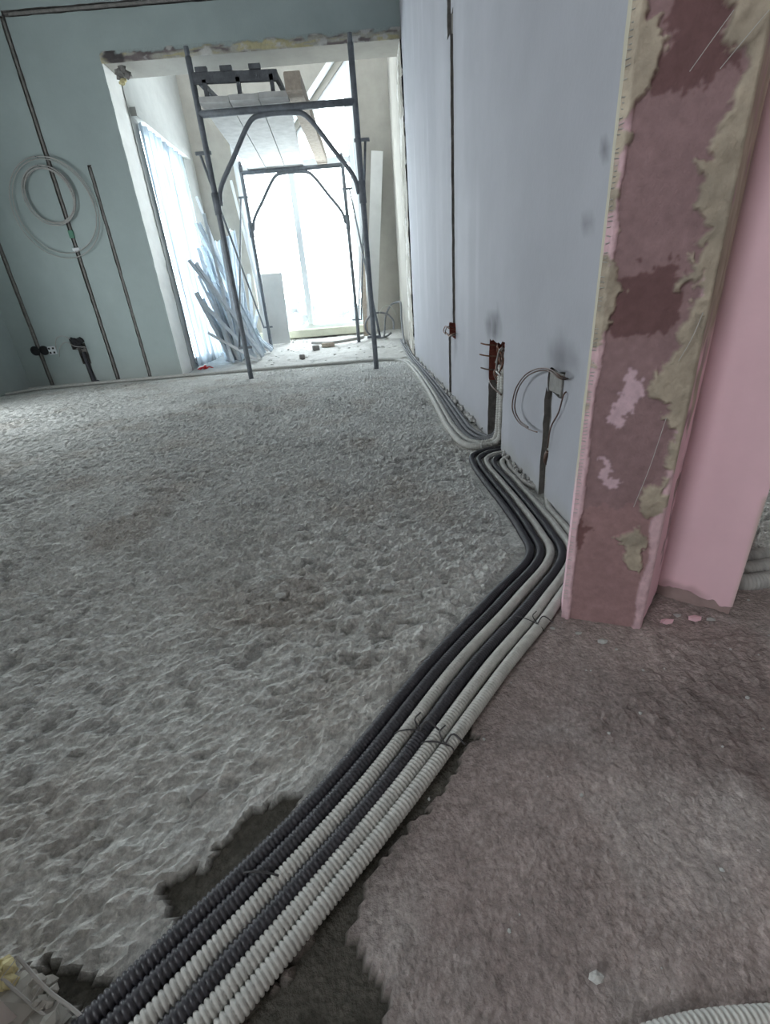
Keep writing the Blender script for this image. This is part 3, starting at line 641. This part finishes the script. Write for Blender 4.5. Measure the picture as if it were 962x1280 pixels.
# ================================================================== RIGHT WALL WIRING
def wires(name, label, paths, mats_, r=.0022, cat='wires'):
    t_ = thing(name, label, cat, paths[0][0])
    for i, p in enumerate(paths):
        v, f = tube([Vector(q)-Vector(paths[0][0]) for q in p], r, 6, .008); obj('wire', v, f, mats_[i % len(mats_)], t_, smooth=True)
    return t_
def wpx(L, X_=XR-.02): return [tuple(onX(x, y, X_)) for x, y in L]
rr = random.Random(9)
wires('wire_bundle', 'small tuft of brown wires from the shallow wall box on the left groove', [[(.53, 2.93, .41)]+wpx([(562, 411), (556, 408), (554, 414), (561, 419)], .47), [(.53, 2.90, .42)]+wpx([(561, 408), (557, 412), (556, 417), (560, 417)], .465), [(.53, 2.86, .40)]+wpx([(566, 417), (561, 420), (557, 415)], .47)], ['copper', 'wire'], .003)
P_ = []
for i in range(9):
    y = rr.uniform(1.80, 1.96); P_.append([(.553, y, rr.uniform(.28, .41)), (.535, y+rr.uniform(-.05, .05), rr.uniform(.28, .41)), (.50, 1.87+rr.uniform(-.09, .09), rr.uniform(.28, .42)), (.52, 1.87+rr.uniform(-.06, .06), rr.uniform(.24, .38)), (.54, 1.87+rr.uniform(-.05, .05), rr.uniform(.18, .3))])
P_ += [[(.54, 1.97, .40), (.49, 1.99, .405), (.47, 2.02, .41)], [(.54, 1.97, .355), (.49, 1.995, .36), (.465, 2.02, .365)], [(.54, 1.97, .30), (.49, 1.99, .305), (.47, 2.015, .31)], [(.50, 1.985, .26), (.49, 1.9, .25), (.495, 1.77, .235)], [(.535, 1.9, .29), (.495, 1.85, .315), (.49, 1.77, .31)]]
wires('wire_bundle', 'tangle of brown and pale wires in the red brick hole', P_, ['copper', 'wire', 'wire', 'wirel', 'copper'], .0032)
loop = wpx([(700, 470), (688, 462), (672, 461), (655, 470), (643, 490), (640, 510), (646, 525), (660, 536), (671, 540)], .47)
loop2 = wpx([(700, 473), (686, 464), (671, 464), (656, 473), (646, 490), (643, 510), (649, 525), (660, 534)], .475)
wires('wire_bundle', 'brown wire loop sticking out of the grey wall box near the pier', [[(.54, 1.22, .37)]+loop, [(.54, 1.25, .37)]+loop2, [(.52, 1.20, .345)]+wpx([(705, 492), (698, 515), (688, 535), (684, 560)], .492)], ['wire', 'wire', 'wire'], .0022)
# dark cable lying in the tall groove and below the box
for yy, z0, z1, lb in ((2.842, .45, 1.76, 'dark cable lying in the tall groove above the shallow wall box'), (3.0, .02, .38, 'dark cable in the lower groove under the shallow wall box')):
    tag(obj('cable', *tube([(.518, yy, z0), (.519, yy+.004, (z0+z1)/2), (.518, yy, z1)], .011, 8, .05), 'chase', smooth=True), lb, 'cable')
# grey plaster block left in the wall box near the pier
tag(obj('wall_box', *join(bevbox((.507, 1.2475, .3625), (.012, .105, .058), .003), bevbox((.500, 1.20, .3625), (.012, .008, .058), .002)), 'boxgrey'), 'grey recessed junction box in the wall near the pier', 'junction box')
tag(obj('conduit_end', *tube([(.51, 1.285, .155), (.505, 1.287, .135), (.508, 1.29, .118), (.52, 1.29, .11)], .008, 8, .006), 'wire', smooth=True), 'brown frayed conduit end in the chase near the pier', 'conduit')
# rubble along the wall foot
rr = random.Random(21); parts = []
for i in range(160):
    y = rr.choice([rr.uniform(1.35, 1.72), rr.uniform(2.05, 5.3), rr.uniform(2.05, 3.6)]); s = rr.uniform(.006, .02)*(1 if y > 1.8 else .5)
    parts.append(chunk((XR-rr.uniform(.0, .018), y, .01+rr.uniform(0, .012)), (s*.8, s, s), 300+i))
rb = obj('mortar_rubble', *join(*parts), 'rubble'); rb['kind'] = 'stuff'; tag(rb, 'grey mortar crumbs along the foot of the blue-grey wall', 'rubble')

# ================================================================== FAR WALL DETAILS
for u, z0, z1, lb in ((-3.729, .02, 1.72, 'grey cable in the leftmost vertical chase of the far wall'), (-2.962, .02, 3.08, 'grey cable in the long chase behind the wire coil'), (-2.587, .02, 2.0, 'thin grey cable in the chase nearest the opening')):
    tag(obj('cable', *tube([(u, YF+.006, z0), (u+.003, YF+.006, (z0+z1)/2), (u, YF+.006, z1)], .013, 8, .05), 'chase', smooth=True), lb, 'cable')
tag(obj('cable', *tube([(-2.9, YF+.006, 3.107), (-1.5, YF+.006, 3.11), (-.25, YF+.006, 3.107)], .013, 8, .05), 'chase', smooth=True), 'grey cable in the horizontal chase near the top of the far wall', 'cable')
def socket(x, y, label, m, holes=False):
    p = onY(x, y, YF); t_ = thing('socket_box', label, 'socket box', (p.x, YF, p.z))
    n = 20; ang = [2*math.pi*i/n for i in range(n)]
    if not holes:
        V = [(.05*math.cos(a), -.012, .05*math.sin(a)) for a in ang]+[(.042*math.cos(a), -.012, .042*math.sin(a)) for a in ang]+[(.042*math.cos(a), .0, .042*math.sin(a)) for a in ang]+[(.05*math.cos(a), .01, .05*math.sin(a)) for a in ang]
        F_ = []
        for i in range(n):
            j = (i+1) % n; F_ += [(i, j, n+j, n+i), (n+i, n+j, 2*n+j, 2*n+i), (3*n+i, 3*n+j, j, i)]
        obj('rim', V, F_, m, t_); V2 = [(.042*math.cos(a), -.001, .042*math.sin(a)) for a in ang]; obj('back_plate', V2, [tuple(range(n))], m, t_)
    else:
        obj('plate', *bevbox((0, -.008, 0), (.085, .02, .085), .006), m, t_)
        for sx in (-1, 1):
            for sz in (-1, 1): obj('terminal', *bevbox((sx*.022, -.02, sz*.022), (.02, .01, .02), .003), 'black_box', t_)
socket(44.6, 438.6, 'left round black socket box on the leftmost chase', 'black_box'); socket(55.5, 438, 'right round black socket box between chase and white box', 'black_box'); socket(66, 438, 'square white terminal box beside the round black ones', 'alu', True)
# broken-out hole with cable bundle
p = onY(95, 430, YF); hb = []
for i in range(9): hb.append(chunk((-3.29+rr.uniform(-.05, .06), YF-.005, .44+rr.uniform(-.05, .05)), (.04, .018, .035), 600+i))
tag(obj('mortar_patch', *join(*hb), 'black_box'), 'dark lumpy mortar in the broken hole right of the sockets', 'mortar')
wires('wire_bundle', 'pale wires looping between the white box and the broken hole', [[tuple(onY(x, y, YF-.03)) for x, y in L] for L in ([(70, 436), (70, 424), (78, 420), (88, 424)], [(74, 446), (75, 434), (82, 428), (94, 433), (108, 434)])], ['wirel'], .004)
tag(obj('corrugated_conduit', *corr([(-3.25, YF-.004, .35), (-3.245, YF-.006, .2), (-3.235, YF-.008, .08), (-3.22, YF-.03, .03), (-3.16, YF-.06, .02)], .022, pitch=.012, depth=.003), 'black', smooth=True), 'black conduit dropping from the broken hole to the far wall foot', 'conduit')
def coil(cx, cz, rx, rz, turns, r, m, label, jit):
    rr_ = random.Random(int(rx*1000)); pts_ = []
    for i in range(int(turns*28)):
        a = i/28*2*math.pi; k_ = 1+jit*math.sin(a*.37+rx*9)+jit*.6*math.sin(a*1.13)
        pts_.append((cx+rx*k_*math.cos(a), YF-.022-.008*((i//28) % 3)-.01*abs(math.sin(a*.5)), cz+rz*k_*math.sin(a)))
    t_ = thing('wire_coil', label, 'wire coil', (cx, YF, cz+rz))
    obj('wire', *tube([Vector(q)-t_.location for q in pts_], r, 6, .03), m, t_, smooth=True)
    obj('nail', *tube([Vector((0, .01, 0)), Vector((0, -.06, .008))], .004, 6, .03), 'steel', t_)
p1 = onY(64, 246, YF); p2 = onY(70, 262, YF)
coil(p1.x, p1.z, .235, .235, 4.4, .0055, 'dust', 'small grey wire coil hanging on the far wall chase', .05)
coil(p2.x, p2.z, .40, .41, 2.3, .0045, 'wirel', 'large loose pale wire loop hanging around the small coil', .05)
p = onY(89, 293, YF); tag(obj('tape_band', *bevbox((-2.962, YF-.006, p.z), (.05, .02, .07), .004), 'green'), 'green tape band on the cable under the wire coil', 'tape')
tag(obj('plaster_clip', *bevbox((-2.962, YF-.004, onY(94, 312, YF).z), (.075, .016, .03), .004), 'alu'), 'pale plaster dab across the chase under the green tape', 'plaster')

p = onY(152, 90, YF); parts = [chunk((p.x+rr.uniform(-.05, .06), YF+rr.uniform(-.01, .03), p.z+rr.uniform(-.04, .03)), (.04, .03, .03), 820+i) for i in range(7)]
tag(obj('mortar_patch', *join(*parts), 'chase'), 'dark broken mortar at the top left corner of the opening', 'mortar')
p = onY(156, 100, YF); parts = [chunk((p.x-.02+rr.uniform(-.03, .03), YF+rr.uniform(0, .03), p.z-.01+rr.uniform(-.02, .02)), (.03, .02, .018), 840+i) for i in range(4)]
tag(obj('foam_remnant', *join(*parts), 'foam'), 'yellow foam remnant under the broken mortar at the opening corner', 'foam')
# ================================================================== SCAFFOLD
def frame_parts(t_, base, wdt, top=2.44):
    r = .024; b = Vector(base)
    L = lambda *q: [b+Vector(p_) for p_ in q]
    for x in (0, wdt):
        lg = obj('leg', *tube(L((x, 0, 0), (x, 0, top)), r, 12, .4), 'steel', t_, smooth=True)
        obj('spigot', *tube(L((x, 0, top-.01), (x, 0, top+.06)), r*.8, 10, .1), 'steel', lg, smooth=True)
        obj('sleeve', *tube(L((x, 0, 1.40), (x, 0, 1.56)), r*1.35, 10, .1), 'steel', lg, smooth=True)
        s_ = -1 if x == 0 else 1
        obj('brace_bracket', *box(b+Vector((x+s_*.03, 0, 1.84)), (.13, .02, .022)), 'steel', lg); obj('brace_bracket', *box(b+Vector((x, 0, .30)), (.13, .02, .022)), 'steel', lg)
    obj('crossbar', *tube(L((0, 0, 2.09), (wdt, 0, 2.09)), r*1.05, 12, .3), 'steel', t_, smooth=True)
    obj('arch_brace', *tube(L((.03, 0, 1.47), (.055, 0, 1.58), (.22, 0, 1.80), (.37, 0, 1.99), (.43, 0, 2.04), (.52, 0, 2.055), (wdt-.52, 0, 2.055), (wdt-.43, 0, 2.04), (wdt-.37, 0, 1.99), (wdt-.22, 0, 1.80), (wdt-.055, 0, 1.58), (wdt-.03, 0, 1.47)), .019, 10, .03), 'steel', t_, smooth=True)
SF = Vector((-1.235, 4.70, .0)); SW = 1.27; SRr = Vector((-1.44, 6.92, .105)); SW2 = 1.27
sc = thing('scaffold', 'dark steel tube scaffold standing in the wide opening', 'scaffold', SF)
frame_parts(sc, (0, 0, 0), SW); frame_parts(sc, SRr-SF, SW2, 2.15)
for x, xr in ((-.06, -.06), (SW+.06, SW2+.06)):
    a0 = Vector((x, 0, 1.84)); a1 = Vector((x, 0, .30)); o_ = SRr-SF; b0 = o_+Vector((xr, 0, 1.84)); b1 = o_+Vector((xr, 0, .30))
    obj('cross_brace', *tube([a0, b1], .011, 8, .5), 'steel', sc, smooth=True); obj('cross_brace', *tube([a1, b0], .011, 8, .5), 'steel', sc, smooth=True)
# deck boards resting on the bars
zf, zr_ = 2.09+.026+.02, 2.09+.105+.026+.02
DB = [(-1.065, -1.25, .225, .036), (-.832, -1.015, .225, .036), (-.60, -.78, .225, .036)]
lab = ['pale deck board on the scaffold nearest the side window', 'middle pale deck board on the scaffold', 'pale deck board on the scaffold next to the dusty plank']
for i, (x0, x1, w_, h_) in enumerate(DB):
    tag(obj('deck_board', *beam((x0, 4.56, zf-.005), (x1, 7.06, zr_+.005), w_, h_), 'deck'), lab[i], 'board', 'scaffold deck boards')
tag(obj('plank', *beam((-.43, 4.50, zf+.045), (-.42, 7.04, zr_+.045), .125, .11), 'wood'), 'thick dusty timber plank on the right of the scaffold deck', 'plank')
tag(obj('form_panel', *join(beam((-1.20, 4.60, 2.275), (-.55, 4.60, 2.255), .03, .065), *[beam((x, 4.60, 2.135), (x+.0, 4.60, 2.26), .03, .03, Vector((0, 1, 0))) for x in (-1.12, -.86, -.60)], *[beam((x, 4.59, 2.318-i*.003), (x+.09, 4.59, 2.317-i*.003), .03, .03) for i, x in enumerate((-1.17, -.98, -.76))], beam((-1.19, 4.62, 2.29), (-1.19, 5.3, 2.36), .03, .04), beam((-.57, 4.62, 2.27), (-.57, 5.3, 2.34), .03, .04)), 'woodd'), 'dark notched timber rail standing on the front of the scaffold deck', 'timber')

# ================================================================== BALCONY THINGS
def channel(a, b, w_, h_, th_, up):
    a, b, up = Vector(a), Vector(b), Vector(up); d = (b-a).normalized(); s = d.cross(up).normalized(); u = s.cross(d)
    prof = [(-w_/2, h_/2), (-w_/2, -h_/2), (w_/2, -h_/2), (w_/2, h_/2), (w_/2-th_, h_/2), (w_/2-th_, -h_/2+th_), (-w_/2+th_, -h_/2+th_), (-w_/2+th_, h_/2)]
    V = [q+s*x+u*y for q in (a, b) for x, y in prof]; n = 8
    return V, [(i, (i+1) % n, n+(i+1) % n, n+i) for i in range(n)]+[(0, 1, 6, 7), (1, 2, 5, 6), (2, 3, 4, 5), (15, 14, 9, 8), (14, 13, 10, 9), (13, 12, 11, 10)]
rr = random.Random(33)
for i in range(48):
    y0 = rr.uniform(5.95, 7.1); x0 = rr.uniform(-1.95, -1.35); hgt_ = rr.choice([.6, .8, .95, 1.1, 1.3, 1.55])*rr.uniform(.9, 1.1)
    a = Vector((x0, y0, bz(x0, y0)+.03)); b = Vector((-2.10+rr.uniform(0, .08)+max(0, .1-hgt_*.05), min(7.4, max(5.95, y0+rr.uniform(-.25, .45))), hgt_))
    if i % 3 == 0: a.x, b.x = min(a.x, -1.7), rr.uniform(-1.95, -1.6); b.y = min(7.4, b.y+.25)
    tag(obj('metal_profile', *channel(a, b, rr.choice([.05, .06, .075]), .035, .004, (1, rr.uniform(-1, 1), .4)), 'galv'), 'silver galvanised drywall profile in the tangled heap under the side window', 'metal profile', 'metal profiles heaped on the balcony')
for a, b, w_, lb in (((-1.55, 6.35, .09), (-2.08, 7.0, 2.0), .05, 'long pale strip leaning high above the metal profile heap'),
                     ((-1.72, 6.1, .07), (-2.02, 6.2, 1.05), .09, 'broad bright profile at the front of the heap'),
                     ((-1.45, 6.0, .05), (-2.0, 6.02, .42), .03, 'short white stick lying across the front of the heap'),
                     ((-1.5, 7.25, .25), (-1.72, 7.5, 2.25), .07, 'tall white profile standing between heap and window')):
    tag(obj('metal_profile', *channel(a, b, w_, .03, .004, (1, .3, .2)), 'alu'), lb, 'metal profile')
gp = thing('gypsum_board', 'pale gypsum board offcut leaning under the window', 'board', (-1.40, 7.28, .15))
obj('panel', *join(box((-.02, .10, .48), (.40, .0125, .98), Matrix.Rotation(math.radians(-12), 3, 'X'))), 'board', gp)
# red scrap
parts = []
for i in range(7):
    a = rr.uniform(0, 6.28); parts.append(tube([(0, 0, .012), (.04*math.cos(a), .03*math.sin(a), .03+.02*rr.random()), (.11*math.cos(a), .05*math.sin(a), .012)], .008, 5, .01))
q = fl(252, 464); tag(obj('red_strap', *join(*parts), 'red', loc=(-2.06, 5.83, .01)), 'crumpled red strap on the floor by the opening jamb', 'strap')
# right side: leaning boards, hose
tag(obj('leaning_board', *beam((.02, 7.15, .18), (.30, 7.52, 2.45), .16, .02, Vector((0, 1, 0))), 'board'), 'tall pale board leaning in the right balcony corner', 'board')
tag(obj('leaning_board', *beam((-.06, 7.10, .17), (-.02, 7.5, 1.35), .07, .02, Vector((0, 1, 0))), 'wood'), 'narrow timber batten leaning behind the right scaffold leg', 'batten')
tag(obj('leaning_board', *beam((-.18, 7.05, .17), (.0, 7.5, 1.6), .03, .02, Vector((0, 1, 0))), 'alu'), 'thin white strip leaning behind the right scaffold leg', 'strip')
hose = [(.44, 6.2, .09), (.455, 6.6, .16), (.46, 6.85, .40), (.465, 6.95, .58), (.42, 7.05, .585), (.34, 7.1, .56), (.25, 7.12, .42), (.22, 7.1, .24), (.2, 7.0, .15)]
tag(obj('hose', *tube(hose, .014, 8, .03), 'grey', smooth=True), 'dark grey cable arching in the right balcony corner', 'cable')
ring = [(.15+.21*math.cos(a), 7.05+.02*math.sin(2*a), .30+.17*math.sin(a)) for a in np.linspace(-.4, 5.6, 24)]
tag(obj('cable_loop', *tube(ring, .014, 8, .03), 'grey', smooth=True), 'round grey cable loop standing at the right balcony corner', 'cable')
ring = [(.27+.13*math.cos(a), 7.0, .36+.20*math.sin(a)) for a in np.linspace(.3, 3.6, 14)]
tag(obj('cable_loop', *tube(ring, .006, 6, .03), 'wirel', smooth=True), 'thin pale wire arc in the right balcony corner', 'cable')
# rubble pieces on the balcony floor
bl = [(410, 432, 'wood', (.09, .05, .03), 'flat brown offcut on the balcony floor under the window'), (395, 436, 'chase', (.045, .04, .035), 'grey cube of rubble beside the flat offcut'), (378, 449, 'chase', (.03, .03, .03), 'small dark stone near the threshold conduit')]
for i, (x, y, m_, s_, lb) in enumerate(bl):
    Yp = [6.75, 6.55, 5.95][i]; p = onY(x, y, Yp); tag(obj('rubble_piece', *bevbox((0, 0, 0), (s_[0]*2, s_[1]*2, s_[2]*2), .01, Matrix.Rotation(.3*i, 3, 'Z')), m_, loc=(p.x, Yp, bz(p.x, Yp)+s_[2]*.9)), lb, 'rubble')
parts = []
for i in range(120):
    x, y = rr.uniform(-1.4, .42), rr.uniform(5.55, 7.5); s = rr.uniform(.006, .02); parts.append(chunk((x, y, bz(x, y)+s*.2), (s*1.5, s*1.3, s*.45), 900+i))
rb = obj('plaster_rubble', *join(*parts), 'rubble'); rb['kind'] = 'stuff'; tag(rb, 'scattered plaster rubble on the balcony floor', 'rubble')
tag(obj('floor_pipe', *tube([(-.85, 6.9, .15), (-.55, 6.75, .14), (-.30, 6.85, .15), (-.1, 7.0, .16)], .022, 8, .03), 'dust', smooth=True), 'dusty pipe lying on the balcony floor near the window', 'pipe')
# grit on the screed
rr = random.Random(55); parts = []
for i in range(420):
    x, y = rr.uniform(-1.6, 1.1), rr.uniform(.16, 2.2); s = rr.uniform(.0008, .0028)*(1+y*.4)
    if abs(x) > .25+y*1.1: continue
    ix = int(np.argmin(abs(xs-x))); iy = int(np.argmin(abs(ys-y))); parts.append(chunk((x, y, Z[iy, ix]+s*.4), (s, s, s*.8), 1500+i))
rb = obj('floor_grit', *join(*parts), 'chalk'); rb['kind'] = 'stuff'; tag(rb, 'pale grit scattered over the floor', 'grit')
for (x, y, s, lb) in ((247, 990, .014, 'pale flat stone chip on the screed left of the conduits'), (745, 1222, .006, 'pale crumb on the brown hall floor below the pier'), (350, 745, .012, 'pale screed lump in the middle of the floor'), (484, 735, .016, 'large pale screed lump near the conduit bend')):
    p = fl(x, y, .006); tag(obj('stone_chip', *chunk((0, 0, 0), (s*1.2, s, s*.55), int(x)), 'rubble', loc=p), lb, 'stone')
# ---- hazy trees outside, beyond the glass
for i, (x, y, z, r_) in enumerate([(-7.0, 26, .1, 1.5), (-4.0, 28, -.2, 1.4), (-1.5, 25, .0, 1.1), (.8, 27, -.1, 1.2), (3.6, 25, -.3, 1.3)]):
    t_ = thing('tree', ['hazy pale tree far left beyond the window', 'hazy pale tree left of centre beyond the window', 'hazy pale tree behind the window mullion', 'hazy pale tree in the right pane', 'hazy pale tree at the right edge of the window'][i], 'tree', (x, y, -9), 0, 'hazy trees outside')
    obj('trunk', *tube([(0, 0, 0), (0, 0, 9+z)], .22, 8, 1, caps=True), 'tree', t_)
    cl = [chunk((rr.uniform(-1, 1)*r_*.8, rr.uniform(-1, 1)*r_*.8, 9+z+rr.uniform(-1, 1)*r_*.8), (r_*.30,)*3, 2000+i*60+j) for j in range(60)]
    obj('crown', *join(*cl), 'tree', t_)
